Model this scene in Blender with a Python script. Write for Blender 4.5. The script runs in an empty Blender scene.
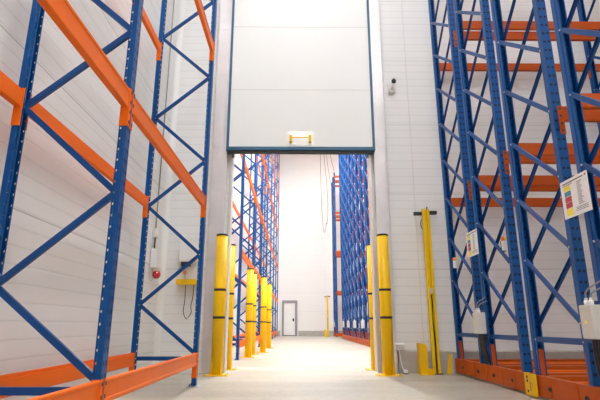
import bpy, bmesh, math, random
from mathutils import Vector, Matrix
random.seed(7)
C = bpy.context.scene.collection
PI = math.pi
sc = bpy.context.scene

# ------------------------------------------------------------------ materials
def nmat(name, col, rough=.5, metal=0., spec=.5, noise=0., nscale=8., bump=0., coat=0.):
    m = bpy.data.materials.new(name); m.use_nodes = True
    nt = m.node_tree; b = nt.nodes['Principled BSDF']
    b.inputs['Base Color'].default_value = (*col, 1)
    b.inputs['Roughness'].default_value = rough
    b.inputs['Metallic'].default_value = metal
    b.inputs['Specular IOR Level'].default_value = spec
    b.inputs['Coat Weight'].default_value = coat
    if noise or bump:
        tc = nt.nodes.new('ShaderNodeTexCoord')
        nz = nt.nodes.new('ShaderNodeTexNoise'); nz.inputs['Scale'].default_value = nscale
        nz.inputs['Detail'].default_value = 5
        nt.links.new(tc.outputs['Object'], nz.inputs['Vector'])
        if noise:
            mx = nt.nodes.new('ShaderNodeMix'); mx.data_type = 'RGBA'
            mx.inputs[6].default_value = (*[c * (1 - noise) for c in col], 1)
            mx.inputs[7].default_value = (*[min(1, c * (1 + noise)) for c in col], 1)
            nt.links.new(nz.outputs['Fac'], mx.inputs[0])
            nt.links.new(mx.outputs[2], b.inputs['Base Color'])
        if bump:
            bp = nt.nodes.new('ShaderNodeBump'); bp.inputs['Strength'].default_value = bump
            bp.inputs['Distance'].default_value = .01
            nt.links.new(nz.outputs['Fac'], bp.inputs['Height'])
            nt.links.new(bp.outputs['Normal'], b.inputs['Normal'])
    return m

def node(nt, typ, op=None, **kw):
    n = nt.nodes.new(typ)
    if op: n.operation = op
    for k, v in kw.items(): n.inputs[int(k[1:])].default_value = v
    return n

def mth(nt, op, a, b=None, c=None):
    n = nt.nodes.new('ShaderNodeMath'); n.operation = op
    for i, v in enumerate((a, b, c)):
        if v is None: continue
        if isinstance(v, (int, float)): n.inputs[i].default_value = v
        else: nt.links.new(v, n.inputs[i])
    return n.outputs[0]

def panel_mat(name, col, seal=(.36, .34, .31), pitch=.15, seam0=.33, seam=1.335, vert=None, axis='X', rough=.45):
    """sandwich panel: fine horizontal ribs, a joint between panels, optional vertical joints"""
    m = nmat(name, col, rough)
    nt = m.node_tree; b = nt.nodes['Principled BSDF']
    geo = nt.nodes.new('ShaderNodeNewGeometry')
    sx = nt.nodes.new('ShaderNodeSeparateXYZ'); nt.links.new(geo.outputs['Position'], sx.inputs[0])
    z = sx.outputs['Z']
    def groove(coord, off, per, half):
        t = mth(nt, 'SUBTRACT', coord, off)
        p = mth(nt, 'PINGPONG', t, per / 2)
        return mth(nt, 'SMOOTHSTEP', p, 0., half) if False else mth(nt, 'MINIMUM', mth(nt, 'DIVIDE', p, half), 1.)
    rib = groove(z, seam0, pitch, .014)
    joint = groove(z, seam0, seam, .009)
    h = mth(nt, 'ADD', mth(nt, 'MULTIPLY', rib, .35), joint)
    if vert:
        v = groove(sx.outputs[axis], vert[0], vert[1], .008)
        joint = mth(nt, 'MINIMUM', joint, v); h = mth(nt, 'ADD', h, v)
    bp = nt.nodes.new('ShaderNodeBump'); bp.inputs['Strength'].default_value = .55
    bp.inputs['Distance'].default_value = .006
    nt.links.new(h, bp.inputs['Height']); nt.links.new(bp.outputs['Normal'], b.inputs['Normal'])
    nz = nt.nodes.new('ShaderNodeTexNoise'); nz.inputs['Scale'].default_value = 1.3
    nt.links.new(geo.outputs['Position'], nz.inputs['Vector'])
    m1 = nt.nodes.new('ShaderNodeMix'); m1.data_type = 'RGBA'
    m1.inputs[6].default_value = (*[c * .95 for c in col], 1); m1.inputs[7].default_value = (*col, 1)
    nt.links.new(nz.outputs['Fac'], m1.inputs[0])
    m2 = nt.nodes.new('ShaderNodeMix'); m2.data_type = 'RGBA'          # the sealant in the joint
    m2.inputs[6].default_value = (*seal, 1)
    nt.links.new(joint, m2.inputs[0]); nt.links.new(m1.outputs[2], m2.inputs[7])
    m3 = nt.nodes.new('ShaderNodeMix'); m3.data_type = 'RGBA'          # rib line
    m3.inputs[6].default_value = (*[c * .86 for c in col], 1)
    nt.links.new(rib, m3.inputs[0]); nt.links.new(m2.outputs[2], m3.inputs[7])
    nt.links.new(m3.outputs[2], b.inputs['Base Color'])
    return m

def holed_mat(name, col, through=True, slots=.022, pitch=.083, u_hole=.048, ur=.009, slot_h=.017, slot_w=.010, rough=.35):
    """painted upright with real round holes along the side flanges
    local x = depth behind the face, local y across the face, local z up"""
    m = nmat(name, col, rough, spec=.25)
    nt = m.node_tree; b = nt.nodes['Principled BSDF']
    tc = nt.nodes.new('ShaderNodeTexCoord')
    sx = nt.nodes.new('ShaderNodeSeparateXYZ'); nt.links.new(tc.outputs['Object'], sx.inputs[0])
    x, y, z = sx.outputs
    zc = mth(nt, 'PINGPONG', z, pitch / 2)                                  # distance to hole row
    du = mth(nt, 'ABSOLUTE', mth(nt, 'SUBTRACT', x, u_hole))
    r = mth(nt, 'SQRT', mth(nt, 'ADD', mth(nt, 'MULTIPLY', zc, zc), mth(nt, 'MULTIPLY', du, du)))
    dot = mth(nt, 'LESS_THAN', r, ur)
    dv = mth(nt, 'ABSOLUTE', mth(nt, 'SUBTRACT', mth(nt, 'ABSOLUTE', y), slots))
    s = mth(nt, 'MULTIPLY', mth(nt, 'LESS_THAN', dv, slot_w), mth(nt, 'LESS_THAN', zc, slot_h))
    s = mth(nt, 'MULTIPLY', s, mth(nt, 'LESS_THAN', x, .006))
    if through: hole = mth(nt, 'MAXIMUM', dot, s)
    else:
        hole = dot
        mc = nt.nodes.new('ShaderNodeMix'); mc.data_type = 'RGBA'
        mc.inputs[6].default_value = (*col, 1); mc.inputs[7].default_value = (.002, .008, .03, 1)  # uncut slots: shade of the hole interior painted into the base colour
        nt.links.new(s, mc.inputs[0]); nt.links.new(mc.outputs[2], b.inputs['Base Color'])
    hole = mth(nt, 'MULTIPLY', hole, mth(nt, 'GREATER_THAN', z, .12))
    tr = nt.nodes.new('ShaderNodeBsdfTransparent')
    mx = nt.nodes.new('ShaderNodeMixShader')
    nt.links.new(hole, mx.inputs[0]); nt.links.new(b.outputs[0], mx.inputs[1]); nt.links.new(tr.outputs[0], mx.inputs[2])
    nt.links.new(mx.outputs[0], nt.nodes['Material Output'].inputs['Surface'])
    return m

def emit_mat(name, col, strength):
    m = bpy.data.materials.new(name); m.use_nodes = True
    b = m.node_tree.nodes['Principled BSDF']
    b.inputs['Base Color'].default_value = (*col, 1)
    b.inputs['Emission Color'].default_value = (*col, 1); b.inputs['Emission Strength'].default_value = strength
    return m

BLUE = (.0014, .066, .246)
M = dict(
    blue=holed_mat('blue_upright_paint', BLUE),
    blueheavy=holed_mat('blue_heavy_upright_paint', BLUE, False, slots=.022, pitch=.1, u_hole=.080, ur=.0055, slot_h=.012, slot_w=.013),
    brace=nmat('blue_brace_paint', (.0016, .056, .220), .34, spec=.32),
    orange=nmat('orange_beam_paint', (.84, .150, .006), .42, spec=.16, noise=.05, nscale=5),
    orange_shaded=nmat('orange_paint_shaded', (.47, .074, .003), .40, spec=.2, noise=.06, nscale=6),  # beam orange again, darker and redder: weaker light put into the colour
    yellow=nmat('yellow_paint', (.82, .485, .004), .36, spec=.25, noise=.04, nscale=5),
    dullyellow=nmat('dull_yellow_paint', (.80, .52, .006), .42, spec=.3, noise=.08, nscale=6),
    black=nmat('black_rubber', (.012, .012, .013), .6),
    darkmetal=nmat('dark_metal', (.06, .06, .065), .45, .6),
    zinc=nmat('zinc_plate', (.55, .55, .55), .4, .9, noise=.12, nscale=30),
    steel=nmat('brushed_steel', (.70, .665, .66), .28, .6, noise=.20, nscale=2.6, bump=.3),
    chequer=nmat('aluminium_chequer_plate', (.80, .78, .74), .35, .7, noise=.15, nscale=90, bump=.6),
    teal=nmat('steel_blue_frame_paint', (.024, .105, .19), .4),
    doorw=nmat('door_panel_white', (.77, .765, .74), .4, noise=.015, nscale=2),
    white=nmat('white_plastic', (.78, .77, .75), .4),
    grey=nmat('light_grey_plastic', (.60, .58, .53), .45),
    frameg=nmat('grey_door_frame_paint', (.27, .26, .27), .45),
    red=nmat('red_lens', (.50, .012, .02), .15, coat=.6),
    cable=nmat('black_cable', (.015, .015, .017), .5),
    cablew=nmat('white_cable', (.75, .73, .7), .5),
    paper=nmat('sign_board_white', (.80, .79, .78), .35),
    sy=nmat('sign_yellow', (.85, .70, .03), .4), sb=nmat('sign_blue', (.03, .22, .38), .4),
    sr=nmat('sign_red', (.42, .02, .025), .4), ink=nmat('sign_ink', (.10, .10, .11), .6),
    sensor=nmat('sensor_orange', (.85, .22, .01), .3),
    ceil=nmat('ceiling_white', (.80, .79, .77), .6),
    kerb=nmat('kerb_concrete', (.40, .37, .33), .8, noise=.18, nscale=9, bump=.3),
    cove=nmat('white_corner_trim', (.80, .79, .765), .4),
    lamp=emit_mat('lamp_diffuser', (.95, .985, 1.), 44.),
    lampb=emit_mat('bright_lamp_diffuser', (.96, 1., .985), 128.),
)
M['wall'] = panel_mat('white_wall_panel', (.79, .78, .765), seal=(.58, .56, .53), vert=(2.1, 30.), axis='X')
M['wallside'] = panel_mat('white_side_wall_panel', (.785, .775, .76))

def floor_mat():
    m = nmat('polished_concrete_floor', (.5, .47, .42), .35, spec=.45)
    nt = m.node_tree; b = nt.nodes['Principled BSDF']
    geo = nt.nodes.new('ShaderNodeNewGeometry')
    mp = nt.nodes.new('ShaderNodeMapping'); mp.inputs['Scale'].default_value = (.35, 1.6, 1)
    nt.links.new(geo.outputs['Position'], mp.inputs[0])
    n1 = nt.nodes.new('ShaderNodeTexNoise'); n1.inputs['Scale'].default_value = 1.1; n1.inputs['Detail'].default_value = 6
    nt.links.new(mp.outputs[0], n1.inputs['Vector'])
    n2 = nt.nodes.new('ShaderNodeTexNoise'); n2.inputs['Scale'].default_value = 14; n2.inputs['Detail'].default_value = 4
    nt.links.new(geo.outputs['Position'], n2.inputs['Vector'])
    f = mth(nt, 'ADD', mth(nt, 'MULTIPLY', n1.outputs['Fac'], .75), mth(nt, 'MULTIPLY', n2.outputs['Fac'], .25))
    cr = nt.nodes.new('ShaderNodeValToRGB')
    cr.color_ramp.elements[0].position = .36; cr.color_ramp.elements[0].color = (.30, .270, .222, 1)
    cr.color_ramp.elements[1].position = .64; cr.color_ramp.elements[1].color = (.50, .455, .38, 1)
    nt.links.new(f, cr.inputs[0]); nt.links.new(cr.outputs[0], b.inputs['Base Color'])
    r = mth(nt, 'ADD', mth(nt, 'MULTIPLY', n1.outputs['Fac'], .25), .28)
    nt.links.new(r, b.inputs['Roughness'])
    return m
M['floor'] = floor_mat()

# ------------------------------------------------------------------ mesh helpers
class MB:
    def __init__(s): s.bm = bmesh.new(); s.mats = []
    def mi(s, m):
        if m not in s.mats: s.mats.append(m)
        return s.mats.index(m)
    def box(s, x0, x1, y0, y1, z0, z1, m='white', bev=0.):
        idx = s.mi(m); b2 = bmesh.new()
        bmesh.ops.create_cube(b2, size=1)
        for v in b2.verts:
            v.co = Vector((x0 + (v.co.x + .5) * (x1 - x0), y0 + (v.co.y + .5) * (y1 - y0), z0 + (v.co.z + .5) * (z1 - z0)))
        if bev: bmesh.ops.bevel(b2, geom=b2.edges[:], offset=bev, segments=2, affect='EDGES', profile=.5)
        s._add(b2, idx); return s
    def _add(s, b2, idx, mat=None):
        if mat is not None: b2.transform(mat)
        bmesh.ops.recalc_face_normals(b2, faces=b2.faces[:])
        vm = {v: s.bm.verts.new(v.co) for v in b2.verts}
        for f in b2.faces:
            try: nf = s.bm.faces.new([vm[v] for v in f.verts]); nf.material_index = idx; nf.smooth = f.smooth
            except ValueError: pass
        b2.free()
    def prism(s, pts, h0, h1, m, mat=None):
        """outline in xy extruded along z from h0 to h1, then moved by mat"""
        idx = s.mi(m); b2 = bmesh.new()
        vs = [b2.verts.new((x, y, h0)) for x, y in pts]
        f = b2.faces.new(vs)
        r = bmesh.ops.extrude_face_region(b2, geom=[f])
        for g in r['geom']:
            if isinstance(g, bmesh.types.BMVert): g.co.z = h1
        s._add(b2, idx, mat); return s
    def cyl(s, p, q, r, m, n=20, r2=None, smooth=True):
        idx = s.mi(m); p = Vector(p); q = Vector(q); d = q - p; b2 = bmesh.new()
        bmesh.ops.create_cone(b2, cap_ends=True, segments=n, radius1=r, radius2=r if r2 is None else r2, depth=d.length)
        if smooth:
            for f in b2.faces: f.smooth = len(f.verts) == 4
        s._add(b2, idx, Matrix.Translation((p + q) / 2) @ d.to_track_quat('Z', 'Y').to_matrix().to_4x4()); return s
    def lathe(s, prof, m, o=(0, 0, 0), n=28):
        idx = s.mi(m); b2 = bmesh.new(); rings = []
        for r, z in prof:
            if r < 1e-5: rings.append([b2.verts.new((0, 0, z))])
            else: rings.append([b2.verts.new((r * math.cos(2 * PI * k / n), r * math.sin(2 * PI * k / n), z)) for k in range(n)])
        for a, b in zip(rings, rings[1:]):
            for k in range(n):
                k2 = (k + 1) % n
                if len(a) == 1 and len(b) == 1: continue
                vs = [a[0], b[k], b[k2]] if len(a) == 1 else [a[k], a[k2], b[0]] if len(b) == 1 else [a[k], a[k2], b[k2], b[k]]
                b2.faces.new(vs).smooth = True
        s._add(b2, idx, Matrix.Translation(o)); return s
    def tube(s, pts, r, m, n=8):
        idx = s.mi(m); b2 = bmesh.new(); pts = [Vector(p) for p in pts]; rings = []
        up = Vector((0, 0, 1))
        for i, p in enumerate(pts):
            t = (pts[min(i + 1, len(pts) - 1)] - pts[max(i - 1, 0)]).normalized()
            a = t.cross(up)
            if a.length < 1e-3: a = t.cross(Vector((0, 1, 0)))
            a.normalize(); b = t.cross(a)
            rings.append([b2.verts.new(p + r * (math.cos(2 * PI * k / n) * a + math.sin(2 * PI * k / n) * b)) for k in range(n)])
        for A, B in zip(rings, rings[1:]):
            # keep rings from twisting
            j = min(range(n), key=lambda k: (A[0].co - B[k].co).length)
            for k in range(n):
                b2.faces.new([A[k], A[(k + 1) % n], B[(k + 1 + j) % n], B[(k + j) % n]]).smooth = True
        b2.faces.new(rings[0]); b2.faces.new(rings[-1])
        s._add(b2, idx); return s
    def mesh(s, name):
        me = bpy.data.meshes.new(name); s.bm.to_mesh(me); s.bm.free()
        for k in s.mats: me.materials.append(M[k])
        return me

def spline(pts, n=10):
    """Catmull-Rom through pts"""
    P = [Vector(p) for p in pts]; P = [P[0] * 2 - P[1]] + P + [P[-1] * 2 - P[-2]]; out = []
    for i in range(1, len(P) - 2):
        for k in range(n):
            t = k / n; a, b, c, d = P[i - 1:i + 3]
            out.append(.5 * (2 * b + (c - a) * t + (2 * a - 5 * b + 4 * c - d) * t * t + (3 * b - a - 3 * c + d) * t ** 3))
    out.append(P[-2]); return out

def put(name, me, parent=None, loc=(0, 0, 0), rot=(0, 0, 0), label=None):
    o = bpy.data.objects.new(name, me); C.objects.link(o)
    o.location = loc; o.rotation_euler = rot
    if parent: o.parent = parent
    if label: o['label'] = label
    return o
def part(name, mb, parent=None, loc=(0, 0, 0), rot=(0, 0, 0), label=None): return put(name, mb.mesh(name), parent, loc, rot, label)
def tag(o, label, cat, group=None):
    o['label'] = label; o['category'] = cat
    if group: o['group'] = group
    return o
def thing(name, label, cat, loc=(0, 0, 0), rz=0., group=None):
    o = bpy.data.objects.new(name, None); C.objects.link(o); o.empty_display_size = .2
    o.location = loc; o.rotation_euler = (0, 0, rz); return tag(o, label, cat, group)
def struct(name, mb, label=None, cat=None, loc=(0, 0, 0)):
    o = part(name, mb, None, loc); o['kind'] = 'structure'
    if label: tag(o, label, cat)
    return o
def dup(root, loc, label, group=None, rz=None):
    r = root.copy(); C.objects.link(r); r.location = loc; r['label'] = label
    if group: r['group'] = group
    if rz is not None: r.rotation_euler = (0, 0, rz)
    for ch in list(root.children):
        c = ch.copy(); C.objects.link(c); c.parent = r
        for g in list(ch.children):
            d = g.copy(); C.objects.link(d); d.parent = c
    return r

# ------------------------------------------------------------------ the setting
XL, XR, YF, YB, YR, ZC = -2.30, 9.4, 8.05, 34.5, -7.0, 14.2
WT = .30                                   # thickness of the dividing wall
OX0, OX1, OZ = -1.20, 1.37, 3.95           # doorway opening
struct('floor', MB().box(XL - .3, XR + .3, YR - .3, YB + .3, -.3, 0, 'floor'), 'polished beige concrete floor with cloudy streaks running through the doorway', 'floor')
struct('ceiling', MB().box(XL - .3, XR + .3, YR - .3, YB + .3, ZC, ZC + .3, 'ceil'), 'white ceiling high above the racks', 'ceiling')
struct('wall_left', MB().box(XL - .3, XL, YR, YB, 0, ZC, 'wallside'), 'white ribbed panel wall behind the left rack', 'wall')
struct('wall_right', MB().box(XR, XR + .3, YR, YB, 0, ZC, 'wallside'), 'white panel wall far to the right of the mobile racks', 'wall')
struct('wall_rear', MB().box(XL - .3, XR + .3, YR - .3, YR, 0, ZC, 'wall'), 'white panel wall at the near end of the hall', 'wall')
struct('wall_back', MB().box(XL - .3, XR + .3, YB, YB + .3, 0, ZC, 'wall'), 'white panel wall at the far end beyond the doorway', 'wall')
w = MB().box(XL, OX0, YF, YF + WT, 0, ZC, 'wall').box(OX1, XR, YF, YF + WT, 0, ZC, 'wall').box(OX0, OX1, YF, YF + WT, OZ, ZC, 'wall')
struct('wall_front', w, 'white ribbed panel wall around the tall sliding door', 'wall')
struct('baseboard_front', MB().prism([(YF, 0), (YF - .09, 0), (YF - .09, .33), (YF - .05, .352), (YF, .352)], 1.66, XR, 'kerb', Matrix(((0, 0, 1, 0), (1, 0, 0, 0), (0, 1, 0, 0), (0, 0, 0, 1)))),
       'grey concrete kerb along the foot of the wall right of the doorway', 'kerb')
struct('baseboard_back', MB().box(.16, XR, YB - .12, YB, 0, .36, 'kerb').box(XL, -1.12, YB - .12, YB, 0, .36, 'kerb'),
       'low concrete kerb along the foot of the far wall', 'kerb')
# concave corner trim
pts = [(XL, YF)] + [(XL + .09 - .09 * math.sin(a), YF - .09 + .09 * math.cos(a)) for a in [k * PI / 16 for k in range(0, 9)]]
struct('trim_1', MB().prism(pts, 0, ZC, 'cove'), 'white rounded corner strip between the left wall and the door wall', 'trim')
# brushed steel rail covers on both sides of the doorway
def rail(x0, x1, nm, lab):
    mb = MB().box(x0, x1, YF - .075, YF - .002, .0, 10.5, 'steel', .008)
    for z in (2.2, 3.86, 6.3, 8.8): mb.box(x0 - .003, x1 + .003, YF - .079, YF - .06, z, z + .03, 'steel')
    struct(nm, mb, lab, 'door rail')
rail(-1.52, -1.24, 'trim_2', 'brushed steel cover strip up the left side of the sliding door')
rail(1.395, 1.635, 'trim_3', 'brushed steel cover strip up the right side of the sliding door')
for nm, x, s, lab in (('trim_4', OX0, 1, 'pale inner jamb of the doorway on the left'), ('trim_5', OX1, -1, 'pale inner jamb of the doorway on the right')):
    mb = MB().box(min(x, x + s * .035), max(x, x + s * .035), YF - .03, YF + WT + .03, 0, OZ - .03, 'grey', .004)
    mb.box(min(x + s * .02, x + s * .05), max(x + s * .02, x + s * .05), YF - .035, YF - .015, 0, OZ - .05, 'steel')
    struct(nm, mb, lab, 'door jamb')
struct('trim_6', MB().box(OX0, OX1, YF - .02, YF + WT + .03, OZ - .045, OZ, 'grey'), 'pale lintel across the top of the doorway', 'lintel')

# the sliding door, drawn up
DX0, DX1, DZ0, DZ1, DY = -1.25, 1.41, 3.755, 9.6, YF - .10
d = struct('door_1', MB().box(DX0 + .03, DX1 - .03, DY - .075, DY, DZ0 + .05, DZ1, 'doorw'), 'white panelled sliding door drawn up above the doorway, framed in steel blue', 'door')
part('door_edge', MB().box(DX0, DX0 + .045, DY - .09, DY + .005, DZ0, DZ1, 'teal', .004), d, label='steel blue edge strip on the left of the door')
part('door_edge', MB().box(DX1 - .045, DX1, DY - .09, DY + .005, DZ0, DZ1, 'teal', .004), d, label='steel blue edge strip on the right of the door')
part('bottom_rail', MB().box(DX0, DX1, DY - .095, DY + .005, DZ0 + .005, DZ0 + .070, 'teal', .004), d, label='steel blue rail along the bottom of the door')
part('bottom_seal', MB().box(DX0 + .02, DX1 - .02, DY - .08, DY + .0, DZ0 - .045, DZ0 + .004, 'black', .006), d, label='black rubber seal under the door')
for z in (4.945, 6.275, 7.62): part('panel_joint', MB().box(DX0 + .046, DX1 - .046, DY - .0775, DY - .07, z, z + .012, 'grey'), d)
for x in (DX0 + .10, DX1 - .16): part('guide_stub', MB().box(x, x + .045, DY - .06, DY - .02, DZ0 - .12, DZ0 - .046, 'darkmetal'), d)
part('kick_plate', MB().box(-.17, .31, DY - .081, DY - .073, DZ0 + .10, DZ0 + .37, 'chequer'), d, label='aluminium chequer plate behind the door handle')
h = MB().tube([(-.10, DY - .15, DZ0 + .225), (.245, DY - .15, DZ0 + .225)], .012, 'dullyellow')
for x in (-.10, .245):
    h.box(x - .024, x + .024, DY - .165, DY - .08, DZ0 + .14, DZ0 + .27, 'dullyellow', .006)
part('handle', h, d, label='yellow pull handle with two brackets')

# far personnel door
fx0, fx1 = -1.0, .10
d2 = struct('door_2', MB().box(-.845, -.085, YB - .08, YB - .03, .06, 2.25, 'white', .004), 'white service door in a grey frame on the far wall', 'door')
part('door_frame', MB().box(fx0, -.86, YB - .14, YB + .01, 0, 2.46, 'frameg', .006).box(-.07, fx1, YB - .14, YB + .01, 0, 2.46, 'frameg', .006).box(-.86, -.07, YB - .14, YB + .01, 2.27, 2.46, 'frameg', .006), d2, label='grey steel door frame')
part('threshold', MB().box(-.88, -.05, YB - .16, YB - .02, 0, .05, 'darkmetal'), d2, label='dark threshold')
part('door_handle', MB().box(-.24, -.13, YB - .10, YB - .078, 1.0, 1.2, 'black', .008).cyl((-.185, YB - .10, 1.1), (-.185, YB - .16, 1.1), .02, 'black').cyl((-.185, YB - .155, 1.1), (-.30, YB - .155, 1.1), .014, 'black'), d2, label='black lever handle')

# ------------------------------------------------------------------ fixed pallet racks on the left
AX, WX = -1.26, -2.11                      # faces of aisle and wall uprights
UD, UW = .060, .090
def upright_outline(ud, uw, t=.004):
    a, b = uw / 2, uw / 2 - .010
    out = [(0, -a), (ud * .62, -a), (ud * .72, -b), (ud, -b), (ud, -b + .012)]
    inn = [(ud - t, -b + .012), (ud - t, -b + t), (ud * .70, -b + t), (ud * .60, -a + t), (t, -a + t)]
    half = out + inn
    return half + [(x, -y) for x, y in reversed(half)]
def upright_mesh(hh, ud, uw, m): return MB().prism(upright_outline(ud, uw), 0, hh, m).mesh('upright')
def channel_bar(L, w=.045, d=.028, t=.004, m='brace'):
    """U-section bar along +x, web facing -y, with a bolt at each end"""
    o = [(-w / 2, 0), (w / 2, 0), (w / 2, d), (w / 2 - t, d), (w / 2 - t, t), (-w / 2 + t, t), (-w / 2 + t, d), (-w / 2, d)]
    mb = MB().prism(o, 0, L, m, Matrix(((0, 0, 1, 0), (0, 1, 0, 0), (1, 0, 0, 0), (0, 0, 0, 1))))
    for x in (.025, L - .025): mb.cyl((x, -.010, 0), (x, .004, 0), .010, 'zinc', 8, smooth=False)
    return mb.mesh('brace')
def bar_rot(dx, dz):  # rotation about y so that +x points along (dx, dz)
    return (0, -math.atan2(dz, dx), 0)
def beam_mesh(L, h=.155, dep=.050, m='orange'):
    """pallet beam along +y from 0 to L; face at x=0 looking to +x; ledge along the top rear"""
    r = .006
    o = [(0, r), (-r, 0), (-dep + r, 0), (-dep, r), (-dep, h - .03), (-dep + .02, h - .03), (-dep + .02, h), (-r, h), (0, h - r),
         (0, h * .86), (-.006, h * .83), (-.006, h * .22), (0, h * .18)]
    return MB().prism(o, 0, L, m, Matrix(((1, 0, 0, 0), (0, 0, -1, L), (0, 1, 0, 0), (0, 0, 0, 1)))).mesh('beam')
def connector_mesh(m='orange', wide=.034):
    """angle plate hooked on an upright, at the end of a beam that runs towards +y"""
    mb = MB().box(-.058, .006, -.006, .003, -.145, .158, m)
    mb.box(.0005, .007, -wide, .0, -.145, .158, m)
    for z in (-.11, -.03, .05, .13): mb.box(.006, .011, -wide * .75, -wide * .3, z - .012, z + .012, 'darkmetal')
    return mb.mesh('connector')

def brace_z(H):
    """zigzag nodes: list of (aisle?, z)"""
    z, side, out = .40, True, [(True, .40)]
    z = 1.01; side = False
    while z < H - .1:
        out.append((side, z)); z += .667; side = not side
    return out
def fixed_rack(name, label, ys, levels, H, detail):
    t = thing(name, label, 'pallet rack', ((AX + WX) / 2, ys[0], 0), 0, 'fixed pallet racks on the left')
    ox, oy = t.location.x, t.location.y
    um = upright_mesh(H, UD, UW, 'blue')
    fm = MB().box(-.045, .105, -.085, .085, 0, .010, 'zinc').cyl((.075, -.055, .01), (.075, -.055, .03), .011, 'darkmetal', 6).cyl((.075, .055, .01), (.075, .055, .03), .011, 'darkmetal', 6).mesh('foot_plate')
    xa, xw = AX - .045, WX + .045
    Ld = math.hypot(xa - xw, .667); bm_ = channel_bar(Ld + .04)
    L0 = math.hypot(xa - xw, .61); bm0 = channel_bar(L0 + .04); bh = channel_bar(xa - xw + .02, .05, .035)
    nodes = brace_z(H); count = 0; rest = []
    for fi, y in enumerate(ys):
        for x, r in ((AX, PI), (WX, 0)):
            u = put('upright', um, t, (x - ox, y - oy, .008), (0, 0, r))
            put('foot_plate', fm, u, (0, 0, -.008), label='grey steel foot plate')
        put('horizontal_brace', bh, t, (xw - ox - .01, y - oy - .018, .335))
        for k, ((s0, z0), (s1, z1)) in enumerate(zip(nodes, nodes[1:])):
            x0, x1 = (xa, xw) if s0 else (xw, xa)
            me = bm0 if k == 0 else bm_
            ang = math.atan2(z1 - z0, x1 - x0)
            e = .02
            loc = (x0 - ox - e * math.cos(ang), y - oy - .015 + .004 * (k % 2), z0 - e * math.sin(ang))
            if detail is None or (z0 < detail(y)): put('brace', me, t, loc, (0, -ang, 0)); count += 1
            else: rest.append((me, loc, ang))
    if rest:
        b = bmesh.new()
        for me, loc, ang in rest:
            b2 = bmesh.new(); b2.from_mesh(me)
            b2.transform(Matrix.Translation(loc) @ Matrix.Rotation(-ang, 4, 'Y'))
            tmp = bpy.data.meshes.new('t'); b2.to_mesh(tmp); b2.free(); b.from_mesh(tmp); bpy.data.meshes.remove(tmp)
        me = bpy.data.meshes.new('bracing'); b.to_mesh(me); b.free()
        me.materials.append(M['brace']); me.materials.append(M['zinc'])
        put('bracing', me, t)['kind'] = 'stuff'
    cm = connector_mesh()
    for y0, y1 in zip(ys, ys[1:]):
        L = y1 - y0 - UW - .006
        bm1 = beam_mesh(L)
        for z in levels:
            b = put('beam', bm1, t, (AX - ox, y0 - oy + UW / 2 + .003, z))
            put('connector', cm, b, (0, 0, 0)); c = put('connector', cm, b, (0, L, 0)); c.scale = (1, -1, 1)
            b = put('beam', bm1, t, (WX - ox, y1 - oy - UW / 2 - .003, z), (0, 0, PI))
            put('connector', cm, b, (0, 0, 0)); c = put('connector', cm, b, (0, L, 0)); c.scale = (1, -1, 1)
    return t
FY = [.20, 3.285, 6.365]
fixed_rack('pallet_rack', 'blue pallet rack with orange beams standing close on the left, against the white wall', FY, [.25, 2.325, 4.75, 7.15, 9.5], 11.0, None)
TY = [10.9 + 3.2 * k for k in range(8)]
fixed_rack('pallet_rack', 'distant blue pallet rack with orange beams seen through the doorway, lining its left side', TY,
           [.25, 2.3, 4.55, 6.9, 9.2, 11.5], 13.6, lambda y: 9.5 if y < 17 else 6.2 if y < 22 else -1)

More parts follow.
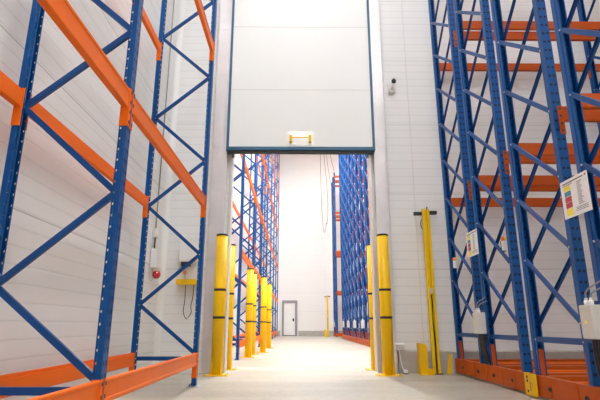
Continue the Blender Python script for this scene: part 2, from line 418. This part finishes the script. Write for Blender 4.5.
# ------------------------------------------------------------------ mobile pallet racks on the right
MX = 2.58                                    # face of the end frames
MUW, MUD = .096, .092
MH, FD, GAP = 10.95, 1.03, .24
HALF = FD + GAP / 2                          # 1.16
BAYS = [0, 2.92, 5.84]
ML = [2.73, 5.36, 8.0, 10.63]
mu_mesh = upright_mesh(MH - .23, MUD, MUW, 'blueheavy')
inner = FD - 2 * MUD + .06                    # horizontal run of a diagonal
MP = .70
Lm = math.hypot(inner, MP)
mb_mesh = channel_bar(Lm + .03, .048, .022)
mh_mesh = channel_bar(inner + .02, .055, .04)
shoe_mesh = MB().box(.012, .086, -.038, .040, 0, .27, 'orange_shaded', .004).mesh('shoe')
bmx = None
def mobile_rack(name, label, cy, extras, group=None):
    t = thing(name, label, 'mobile rack', (MX, cy, 0), 0, group)
    # frames: y positions of the upright faces, and which way they look
    faces = [(HALF, -1), (GAP / 2, 1), (-GAP / 2, -1), (-HALF, 1)]      # depth runs towards sign*y
    rest = []
    for bi, bx in enumerate(BAYS):
        for fy, s in faces:
            # local x of the upright mesh = depth -> world s*y
            u = put('upright', mu_mesh, t, (bx + MUW / 2, fy, .23), (0, 0, s * PI / 2))
            if bi == 0 or True:
                put('shoe', shoe_mesh, u, label='red-orange upright shoe')
        for (ya, yb) in ((HALF, GAP / 2), (-GAP / 2, -HALF)):
            y0, y1 = ya - MUD + .03, yb + MUD - .03       # far and near inner edges, y0>y1
            for xx in (.018, MUW - .018):
                put('horizontal_brace', mh_mesh, t, (bx + xx + (.02 if xx > .05 else -.0), y0 + .01, .60), (0, 0, -PI / 2))
            z = .75; k = 0
            while z + MP < MH - .05:
                for far in (False, True):
                    xx = bx + (MUW - .012 if far else .012)
                    # near layer climbs towards +y, the rear layer climbs towards -y
                    a = math.atan2(MP, inner)
                    if not far: M4 = Matrix.Translation((xx, y1 - .01, z)) @ Matrix.Rotation(PI / 2, 4, 'Z') @ Matrix.Rotation(-a, 4, 'Y')
                    else: M4 = Matrix.Translation((xx, y0 + .01, z)) @ Matrix.Rotation(-PI / 2, 4, 'Z') @ Matrix.Rotation(-a, 4, 'Y')
                    M4 = Matrix.Translation((xx + .0, 0, 0)) @ Matrix.Scale(-1, 4, (1, 0, 0)) @ Matrix.Translation((-xx, 0, 0)) @ M4
                    if bi == 0:
                        o = put('brace', mb_mesh, t); o.matrix_basis = M4
                    else: rest.append(M4)
                z += MP; k += 1
    b = bmesh.new()
    for M4 in rest:
        b2 = bmesh.new(); b2.from_mesh(mb_mesh); b2.transform(M4)
        tmp = bpy.data.meshes.new('t'); b2.to_mesh(tmp); b2.free(); b.from_mesh(tmp); bpy.data.meshes.remove(tmp)
    bmesh.ops.recalc_face_normals(b, faces=b.faces[:])
    me = bpy.data.meshes.new('bracing'); b.to_mesh(me); b.free(); me.materials.append(M['brace']); me.materials.append(M['zinc'])
    put('bracing', me, t)['kind'] = 'stuff'
    # beams along x on every upright line
    for b0, b1 in zip(BAYS, BAYS[1:]):
        L = b1 - b0 - MUW - .006
        bm1 = beam_mesh(L, .16, .05, 'orange_shaded')
        for fy, s in faces:
            for z in ML[:3] + [ML[3] - .05]:
                # beam mesh runs along +y with its face to +x ; turn it so that it runs along x and faces outwards (-s*y)
                if s > 0: loc, rz = (b0 + MUW + .003, fy, z), -PI / 2       # runs +x, face -y
                else: loc, rz = (b1 - .003, fy, z), PI / 2               # runs -x, face +y
                bo = put('beam', bm1, t, loc, (0, 0, rz))
                if s > 0: ends = [0, L]
                else: ends = [0, L]
                for e in ends:
                    c = put('connector', CM, bo, (0, e, 0)); c.scale = (1, 1 if e == 0 else -1, 1)
    # travelling base
    W = BAYS[-1] + MUW
    hb = HALF + .045
    def cend(sx):
        o = [(0, .03), (.055, .03), (.055, .042), (.012, .042), (.012, .222), (.055, .222), (.055, .235), (0, .235)]
        mbb = MB()
        mat = Matrix(((1, 0, 0, 0), (0, 0, 1, 0), (0, 1, 0, 0), (0, 0, 0, 1)))
        mbb.prism(o, -hb, hb, 'orange_shaded', mat)
        for yy in (-hb + .30, -.55, -.07, .38, hb - .34):
            mbb.box(-.006, .004, yy - .008, yy + .008, .044, .222, 'orange_shaded')
            mbb.box(-.008, .002, yy - .05, yy + .05, .05, .215, 'orange_shaded')
        return mbb
    eb = part('end_carriage', cend(1), t, (-.022, 0, 0))
    for yy in (-.88, -.33, .20, .82):
        part('axle_cap', MB().cyl((-.014, yy, .125), (.006, yy, .125), .024, 'darkmetal', 14).cyl((-.018, yy, .125), (-.010, yy, .125), .012, 'black', 10), eb, label='dark steel axle cap')
    fe = cend(1); o = part('end_carriage', fe, t, (W + .035, 0, 0), (0, 0, PI))
    for fy, s in faces:
        yy = fy + s * MUD / 2
        part('base_beam', MB().box(.03, W - .03, yy - .045, yy + .045, .06, .225, 'orange_shaded', .006), t)
    for yy in (-.66, .64): part('deck_rail', MB().box(.03, W - .03, yy - .03, yy + .03, .10, .215, 'orange', .004), t)
    for bx in BAYS:
        part('wheel', MB().cyl((bx + .05, -.75, .10), (bx + .09, -.75, .10), .10, 'darkmetal', 20), t)
        part('wheel', MB().cyl((bx + .05, .75, .10), (bx + .09, .75, .10), .10, 'darkmetal', 20), t)
    # control box on the end
    cb = part('control_box', MB().box(-.125, -.015, -.220, -.040, .635, .915, 'grey', .008).box(-.129, -.123, -.214, -.046, .642, .908, 'grey', .004), t, label='pale grey control box on the end of the rack')
    part('mounting_plate', MB().box(-.016, .0, -.26, .13, .60, .95, 'brace'), cb)
    part('warning_triangle', MB().prism([(-.022, 0), (.022, 0), (0, .04)], 0, .002, 'sy', Matrix(((0, 0, -1, -.129), (-1, 0, 0, -.12), (0, 1, 0, .76), (0, 0, 0, 1)))), cb, label='yellow warning triangle')
    for yy in (-.08, -.15): part('cable_gland', MB().cyl((-.075, yy, .915), (-.075, yy, .955), .020, 'white', 10).cyl((-.075, yy, .955), (-.075, yy, .975), .014, 'grey', 10), cb, label='white cable gland')
    part('conduit', MB().tube(spline([(-.075, -.08, .97), (-.075, -.09, 1.02), (-.06, -.13, 1.06), (-.01, -.18, 1.10), (.03, -.20, 1.13)]), .007, 'frameg').tube(spline([(-.075, -.15, .97), (-.07, -.16, 1.01), (-.03, -.19, 1.04), (.03, -.21, 1.07)]), .007, 'frameg'), cb, label='grey flexible conduit')
    lead = MB()
    for q in range(4):
        a = -.20 + q * .04
        lead.tube(spline([(-.06, a, .64), (-.055, a + .01, .48), (-.01, a + .03 + q * .01, .33), (.03, a + .02, .22)]), .017, 'cable')
    part('cable_bundle', lead, t, label='black cable bundle below the control box')
    if 'sign' in extras:
        tilt = extras['sign']
        sg = part('load_sign', MB().box(-.006, 0, -.205, .205, -.175, .175, 'paper'), t, (-.085, -.18, 1.865), (tilt, 0, 0), label='white load sign with coloured blocks')
        for z, hgt, m in ((.095, .045, 'sy'), (.045, .045, 'sb'), (-.008, .05, 'sr'), (-.062, .05, 'sr'), (-.125, .065, 'sy')):
            part('colour_block', MB().box(-.0075, -.0055, .055, .155, z - hgt / 2, z + hgt / 2, m), sg, label={'sy': 'yellow block', 'sb': 'blue block', 'sr': 'red block'}[m])
        pr = MB()
        pr.box(-.0075, -.0058, -.15, .17, .140, .150, 'ink').box(-.0075, -.0058, -.19, -.17, .140, .155, 'sr').box(-.0075, -.0058, .02, .17, .124, .129, 'ink')
        for q in range(13): pr.box(-.0075, -.0058, -.10 - .02 * (q % 3 == 0), -.045, .112 - q * .0165, .117 - q * .0165, 'ink')
        for q in range(3): pr.box(-.0075, -.0058, -.17, .01, -.110 - q * .014, -.106 - q * .014, 'ink')
        part('printed_lines', pr, sg, label='thin printed lines')
        part('sign_bracket', MB().box(0, .085, .08, .12, -.10, .10, 'zinc'), sg)
    for yy, zz in extras.get('sensor', ()):
        sn = part('sensor', MB().box(-.03, .02, yy - .022, yy + .022, zz - .14, zz - .02, 'white', .006).box(-.034, .024, yy + .022, yy + .03, zz - .15, zz - .02, 'black'), t, label='small white sensor with a warning lamp')
        part('warning_lamp', MB().lathe([(0, -.02), (.024, -.02), (.026, .01), (.018, .03), (0, .034)], 'sensor', (-.01, yy + .0, zz), 14).box(.0, .012, yy - .05, yy - .0, zz - .012, zz + .02, 'sy'), sn, label='orange warning lamp')
    if 'buffer' in extras:
        bf = MB().box(-.060, -.036, hb - .14, hb + .10, .015, .245, 'yellow', .004).box(-.058, .0, hb + .085, hb + .10, .015, .245, 'yellow')
        bb = part('buffer', bf, t, label='yellow buffer plate at the corner of the base')
        for z in (.06, .165, .205): part('bolt_hole', MB().cyl((-.063, hb + .03, z), (-.055, hb + .03, z), .015, 'black', 12), bb, label='black hole')
        part('marking', MB().box(-.062, -.0585, hb - .04, hb - .025, .07, .16, 'ink'), bb)
    return t
CM = connector_mesh('orange_shaded', .05)
GM = 'mobile racks beyond the doorway'
r1 = mobile_rack('mobile_rack', 'blue mobile rack on an orange base, next to the yellow sensor post and the wall', 6.75, dict(sign=.0, sensor=((.86, 1.78), (-1.0, 1.78))), 'mobile racks on the right')
r2 = mobile_rack('mobile_rack', 'blue mobile rack on an orange base at the right edge, nearest to the viewer', 4.205, dict(sign=.0, buffer=1), 'mobile racks on the right')
r3 = mobile_rack('mobile_rack', 'blue mobile rack beyond the doorway, last of the packed row beside the open gap', 25.95, {}, GM)
for k, nm in enumerate(('second', 'third', 'fourth', 'fifth')):
    dup(r3, (MX, 25.95 - 2.523 * (k + 1), 0), 'blue mobile rack in the packed row beyond the doorway, %s from the open gap' % nm, GM)
dup(r3, (MX, 32.10, 0), 'blue mobile rack standing alone by the far wall beyond the doorway', GM)

# ------------------------------------------------------------------ bollards
def bollard(x, y, label, bands=True):
    t = thing('bollard', label, 'bollard', (x, y, 0), 0, 'yellow bollards by the doorway')
    part('post', MB().lathe([(.0, .012), (.094, .012), (.094, 2.165), (.0, 2.165)], 'yellow', n=36), t)
    part('cap', MB().lathe([(.0, 2.165), (.096, 2.165), (.096, 2.185), (.085, 2.20), (0, 2.203)], 'black', n=36), t, label='black cap')
    for z in (.845, 1.275): part('band', MB().lathe([(.09, z), (.0965, z), (.0965, z + .038), (.09, z + .038)], 'black', n=36), t, label='black band')
    bp = part('base_plate', MB().box(-.185, .185, -.125, .125, 0, .014, 'yellow', .003), t)
    for sx in (-1, 1):
        part('gusset', MB().prism([(0, 0), (.035, 0), (0, .26)], -.005, .005, 'yellow', Matrix.Rotation(PI * (-.5 + sx * .24), 4, 'Z') @ Matrix(((1, 0, 0, .092), (0, 0, 1, 0), (0, 1, 0, .014), (0, 0, 0, 1)))), t)
        for sy in (-1, 1): part('anchor_bolt', MB().cyl((sx * .155, sy * .09, .012), (sx * .155, sy * .09, .030), .010, 'zinc', 6), bp, label='zinc anchor bolt')
    return t
b0 = bollard(-1.22, 7.67, 'yellow bollard with black bands in front of the wall, left of the doorway')
dup(b0, (1.425, 7.65, 0), 'yellow bollard with black bands in front of the steel strip, right of the doorway')
dup(b0, (-1.215, 8.66, 0), 'yellow bollard just behind the wall on the left of the doorway')
dup(b0, (1.40, 8.62, 0), 'yellow bollard just behind the wall on the right of the doorway')
dup(b0, (-1.145, 11.85, 0), 'yellow bollard standing before the second upright of the rack beyond the doorway').scale = (.93, .93, .965)
dup(b0, (-1.15, 12.9, 0), 'yellow bollard half hidden behind the left one of the two pairs beyond the doorway').scale = (.93, .93, .965)
dup(b0, (-.935, 13.9, 0), 'yellow bollard in front in the farther pair beyond the doorway').scale = (.93, .93, .965)
dup(b0, (-.915, 16.4, 0), 'yellow bollard farthest away along the rack beyond the doorway').scale = (.93, .93, .965)

# ------------------------------------------------------------------ yellow light-barrier post and guard
def barrier_post(loc, label, glabel, gx, group, rz=0.):
    t = thing('barrier_post', label, 'barrier post', loc, rz, group)
    part('base_plate', MB().box(-.085, .085, -.055, .055, 0, .012, 'darkmetal'), t, label='dark base plate')
    o = [(-.060, .03), (-.060, -.03), (-.018, -.03), (-.018, .005), (.018, .005), (.018, -.03), (.060, -.03), (.060, .03)]
    part('column', MB().prism(o, .012, 2.68, 'dullyellow'), t)
    part('crossbar', MB().box(-.20, -.062, .0, .04, 2.575, 2.635, 'darkmetal', .004).box(.062, .20, .0, .04, 2.595, 2.655, 'darkmetal', .004).box(-.18, .18, .031, .044, 2.59, 2.64, 'darkmetal'), t, label='dark crossbar')
    part('sensor_head', MB().box(-.028, .020, -.034, .004, 1.25, 1.34, 'grey', .004), t, label='small grey sensor head')
    part('cable', MB().tube(spline([(-.005, -.02, 1.23), (.002, -.026, 1.1), (-.012, -.022, .9), (.004, -.024, .5), (0, -.02, .02)]), .009, 'cable'), t, label='black cable down the groove')
    part('cable', MB().tube(spline([(-.072, -.01, 2.50), (-.10, -.03, 2.46), (-.105, -.03, 2.40), (-.085, -.025, 2.34), (-.07, -.015, 2.33)]), .006, 'cable'), t, label='short black cable bow near the top')
    part('top_bolt', MB().cyl((.03, 0, 2.68), (.03, 0, 2.72), .012, 'darkmetal', 8), t)
    g = thing('post_guard', glabel, 'post guard', (loc[0] + gx, loc[1] - .03, 0), rz, group + ' guards')
    pts = [(-.055, 0), (.055, 0), (.055, .40)] + [(.055 - .11 * (1 - math.cos(a)), .40 + .075 * math.sin(a)) for a in [k * PI / 12 for k in range(1, 7)]] + [(-.055, .475)]
    part('shield', MB().prism(pts, -.008, .008, 'yellow', Matrix(((1, 0, 0, 0), (0, 0, 1, -.09), (0, 1, 0, 0), (0, 0, 0, 1))))
         .box(-.066, -.05, -.098, .09, 0, .475, 'yellow', .003), g)
    part('foot', MB().box(-.06, .13, -.16, -.04, 0, .013, 'yellow', .003).box(.03, .13, -.165, -.15, 0, .10, 'yellow', .003), g)
    return t
barrier_post((2.225, 7.86, 0), 'tall slim yellow sensor post with a dark crossbar, on the floor right of the doorway', 'low yellow guard plate at the foot of the near yellow sensor post', -.215, 'sensor posts', 0)
barrier_post((2.13, 32.6, 0), 'distant slim yellow sensor post by the far wall beyond the doorway', 'low yellow guard plate at the foot of the distant sensor post', -.16, 'sensor posts', 0)
t = thing('end_stop', 'low yellow end stop with a white block between the kerb and the mobile rack base', 'end stop', (2.455, 7.925, 0))
part('bracket', MB().prism([(-.05, 0), (.03, 0), (.03, .30), (.0, .30)], -.03, .0, 'dullyellow', Matrix(((1, 0, 0, 0), (0, 0, 1, -.0), (0, 1, 0, 0), (0, 0, 0, 1)))), t)
part('block', MB().box(.0, .07, -.0, .025, .0, .29, 'grey', .005), t, label='white block')

# ------------------------------------------------------------------ fittings on the walls
t = thing('alarm_siren', 'white siren box with a red lamp below it, on the left wall behind the rack', 'alarm', (XL + .003, 7.50, 1.45))
part('conduit', MB().cyl((.022, 0, .80), (.022, 0, 8.5), .011, 'kerb', 10), t, label='thin grey conduit up the wall')
part('junction_box', MB().box(0, .07, -.08, .08, .66, .80, 'white', .006), t)
part('cable', MB().cyl((.03, -.02, .44), (.03, -.02, .66), .012, 'cable', 8), t, label='dark cable')
part('siren_body', MB().box(0, .10, -.10, .12, .17, .47, 'white', .012), t)
part('bracket', MB().box(0, .05, -.07, .07, .16, .20, 'grey'), t)
part('lamp', MB().lathe([(0, -.07), (.03, -.066), (.052, -.045), (.063, -.01), (.06, .02), (.045, .05), (.0, .062)], 'red', (.085, .02, .075), 20), t, label='red warning lamp')
part('back_plate', MB().box(0, .03, -.04, .04, -.02, .16, 'grey', .004), t)

t = thing('wall_cabinet', 'white wall cabinet above a yellow tray on the door wall behind the left rack', 'cabinet', (-1.81, YF, 0))
part('body', MB().box(-.16, .165, -.16, 0, 1.78, 2.20, 'white', .012), t)
part('slot', MB().box(-.13, .02, -.12, -.0, 1.705, 1.785, 'darkmetal', .004), t, label='dark grey slot under the cabinet')
part('back_panel', MB().box(-.17, .165, -.03, 0, 1.45, 1.79, 'white', .004), t)
part('tray', MB().box(-.18, .165, -.17, 0, 1.40, 1.46, 'yellow', .006).box(-.18, .165, -.175, -.165, 1.40, 1.485, 'yellow'), t, label='yellow tray')
part('tap', MB().tube(spline([(-.065, -.05, 1.71), (-.065, -.06, 1.66), (-.065, -.06, 1.58), (-.06, -.06, 1.46)]), .016, 'grey').lathe([(0, -.03), (.028, -.02), (.030, .015), (0, .03)], 'sensor', (-.065, -.075, 1.61), 14), t, label='grey tap with an orange knob')
part('cable', MB().tube(spline([(-.05, -.02, 1.40), (-.045, -.03, 1.15), (-.06, -.03, .98), (-.03, -.03, .88), (.01, -.03, .84)]), .006, 'cable'), t, label='loose dark cable under the tray')
part('cable', MB().tube(spline([(.09, -.02, 1.40), (.085, -.03, 1.2), (.06, -.03, 1.06), (.07, -.03, .95), (.02, -.03, .86)]), .006, 'cable'), t, label='loose dark cable under the tray')

t = thing('wall_sensor', 'small beige sensor with a black eye on the wall right of the sliding door', 'sensor', (1.79, YF, 5.01))
part('bracket', MB().box(-.055, .05, -.06, 0, -.04, .03, 'grey', .006).box(-.06, -.045, -.05, 0, -.03, .16, 'white'), t)
part('housing', MB().cyl((.0, -.04, .03), (.02, -.11, .12), .028, 'white', 14), t)
part('lens', MB().lathe([(0, -.045), (.04, -.02), (.042, .02), (.02, .05), (0, .055)], 'black', (.03, -.13, .15), 16), t, label='black lens')

t = thing('socket_box', 'white socket box on top of the kerb beside the right bollard', 'socket', (1.685, YF, .355))
part('box', MB().box(-.08, .08, -.10, 0, 0, .10, 'white', .008), t)
part('lid', MB().box(-.07, .07, -.108, -.098, .01, .09, 'grey', .004), t)
part('cable', MB().tube(spline([(-.02, -.09, .0), (-.02, -.13, -.05), (-.005, -.14, -.16), (.01, -.16, -.26), (.045, -.19, -.315)]), .008, 'cablew'), t, label='white cable')
part('plug', MB().lathe([(0, -.03), (.03, -.022), (.038, .0), (.026, .03), (0, .036)], 'white', (.05, -.20, -.320), 16).cyl((.05, -.20, -.352), (.05, -.20, -.34), .04, 'darkmetal', 14), t, label='white plug lying on the floor')

# ------------------------------------------------------------------ hanging cables
def cable(pts, r, label, group):
    tag(part('hanging_cable', MB().tube(spline(pts, 12), r, 'cable', 6)), label, 'cable', group)
Yc = 29.0
G = 'cables hanging from the ceiling beyond the doorway'
cable([(1.55, Yc, ZC), (1.57, Yc, 11.5), (1.60, Yc, 8.8), (1.66, Yc, 7.2), (1.74, Yc, 6.42), (1.84, Yc, 6.5), (1.90, Yc, 7.0)], .014, 'dark cable hanging beyond the doorway in a long loop, leftmost of its group', G)
cable([(1.70, Yc + .1, ZC), (1.82, Yc + .1, 11.5), (1.98, Yc + .1, 9.4), (2.02, Yc + .1, 8.0), (1.97, Yc + .1, 7.0), (1.92, Yc + .1, 6.98)], .012, 'dark cable beyond the doorway, second from the left in the hanging group', G)
cable([(1.88, Yc + .2, ZC), (2.0, Yc + .2, 11.5), (2.18, Yc + .2, 10.0), (2.36, Yc + .2, 9.0), (2.50, Yc + .2, 8.2), (2.50, Yc + 1.2, 8.0)], .012, 'dark cable hanging beyond the doorway towards the lone rack', G)
cable([(2.1, Yc + .3, ZC), (2.28, Yc + .3, 11.5), (2.45, Yc + .3, 10.7), (2.50, Yc + .6, 10.3), (2.51, Yc + 1.4, 10.15)], .012, 'dark cable beyond the doorway, rightmost of the hanging group', G)
tag(part('cable_loop', MB().tube(spline([(-1.32, 7.80, 9.6), (-1.34, 7.79, 7.3), (-1.345, 7.79, 7.0), (-1.29, 7.79, 6.85), (-1.20, 7.79, 6.84), (-1.12, 7.79, 6.92), (-1.10, 7.79, 7.2), (-1.10, 7.80, 9.6)], 10), .009, 'cable', 8)
    ), 'thin dark cable hanging in a loop before the upper left door edge', 'cable')

# ------------------------------------------------------------------ lamps
body = MB().box(-.22, .22, -.80, .80, .03, .10, 'white', .01).mesh('housing')
diff = MB().box(-.20, .20, -.78, .78, 0, .035, 'lamp').mesh('diffuser')
rod = MB().cyl((0, -.5, .10), (0, -.5, .6), .006, 'zinc', 6).cyl((0, .5, .10), (0, .5, .6), .006, 'zinc', 6).mesh('hanger')
L0 = thing('ceiling_light', 'long white lamp hanging under the ceiling', 'lamp', (.2, -4, ZC - .6), 0, 'ceiling lamps')
put('housing', body, L0); put('diffuser', diff, L0, label='glowing diffuser'); put('hanger', rod, L0)
B0 = thing('ceiling_light', 'bright white lamp hanging under the ceiling beyond the doorway', 'lamp', (.7, 10.5, ZC - .6), 0, 'bright ceiling lamps')
put('housing', body, B0); put('diffuser', MB().box(-.20, .20, -.78, .78, 0, .035, 'lampb').mesh('diffuser'), B0, label='glowing diffuser'); put('hanger', rod, B0)
for x, y in [(.7, 13.4 + 2.6 * k) for k in range(5)] + [(5.5, 13), (5.5, 20), (5.5, 27)]: dup(B0, (x, y, ZC - .6), 'bright white lamp hanging under the ceiling beyond the doorway', 'bright ceiling lamps')
LP = [(.2, -1.0), (.2, 1.8), (.2, 4.4), (4.2, -4.0), (4.2, 2.0), (7.4, 0), (7.4, 6)]
for x, y in LP: dup(L0, (x, y, ZC - .6), 'long white lamp hanging under the ceiling', 'ceiling lamps')

# ------------------------------------------------------------------ camera, world, view
F, HZ, VPX = 470., 325., 296.
pitch = math.atan((HZ - 200) / F); yaw = math.atan((300 - VPX) / F * math.cos(pitch))
cam = bpy.data.cameras.new('camera'); co = bpy.data.objects.new('camera', cam); C.objects.link(co)
cam.sensor_width = 36; cam.lens = F / 600 * 36; cam.clip_end = 200; cam.clip_start = .05
co.location = (0, 0, .75); co.rotation_euler = (PI / 2 + pitch, 0, -yaw)
sc.camera = co
w = bpy.data.worlds.new('world'); sc.world = w; w.use_nodes = True
w.node_tree.nodes['Background'].inputs[0].default_value = (.9, .95, 1, 1); w.node_tree.nodes['Background'].inputs[1].default_value = .05
sc.view_settings.view_transform = 'Standard'; sc.view_settings.look = 'None'
sc.view_settings.exposure = 1.32; sc.view_settings.gamma = 1; sc.view_settings.use_curve_mapping = False
sc.cycles.max_bounces = 14; sc.cycles.diffuse_bounces = 8; sc.cycles.use_denoising = True
sc.cycles.sample_clamp_indirect = 10
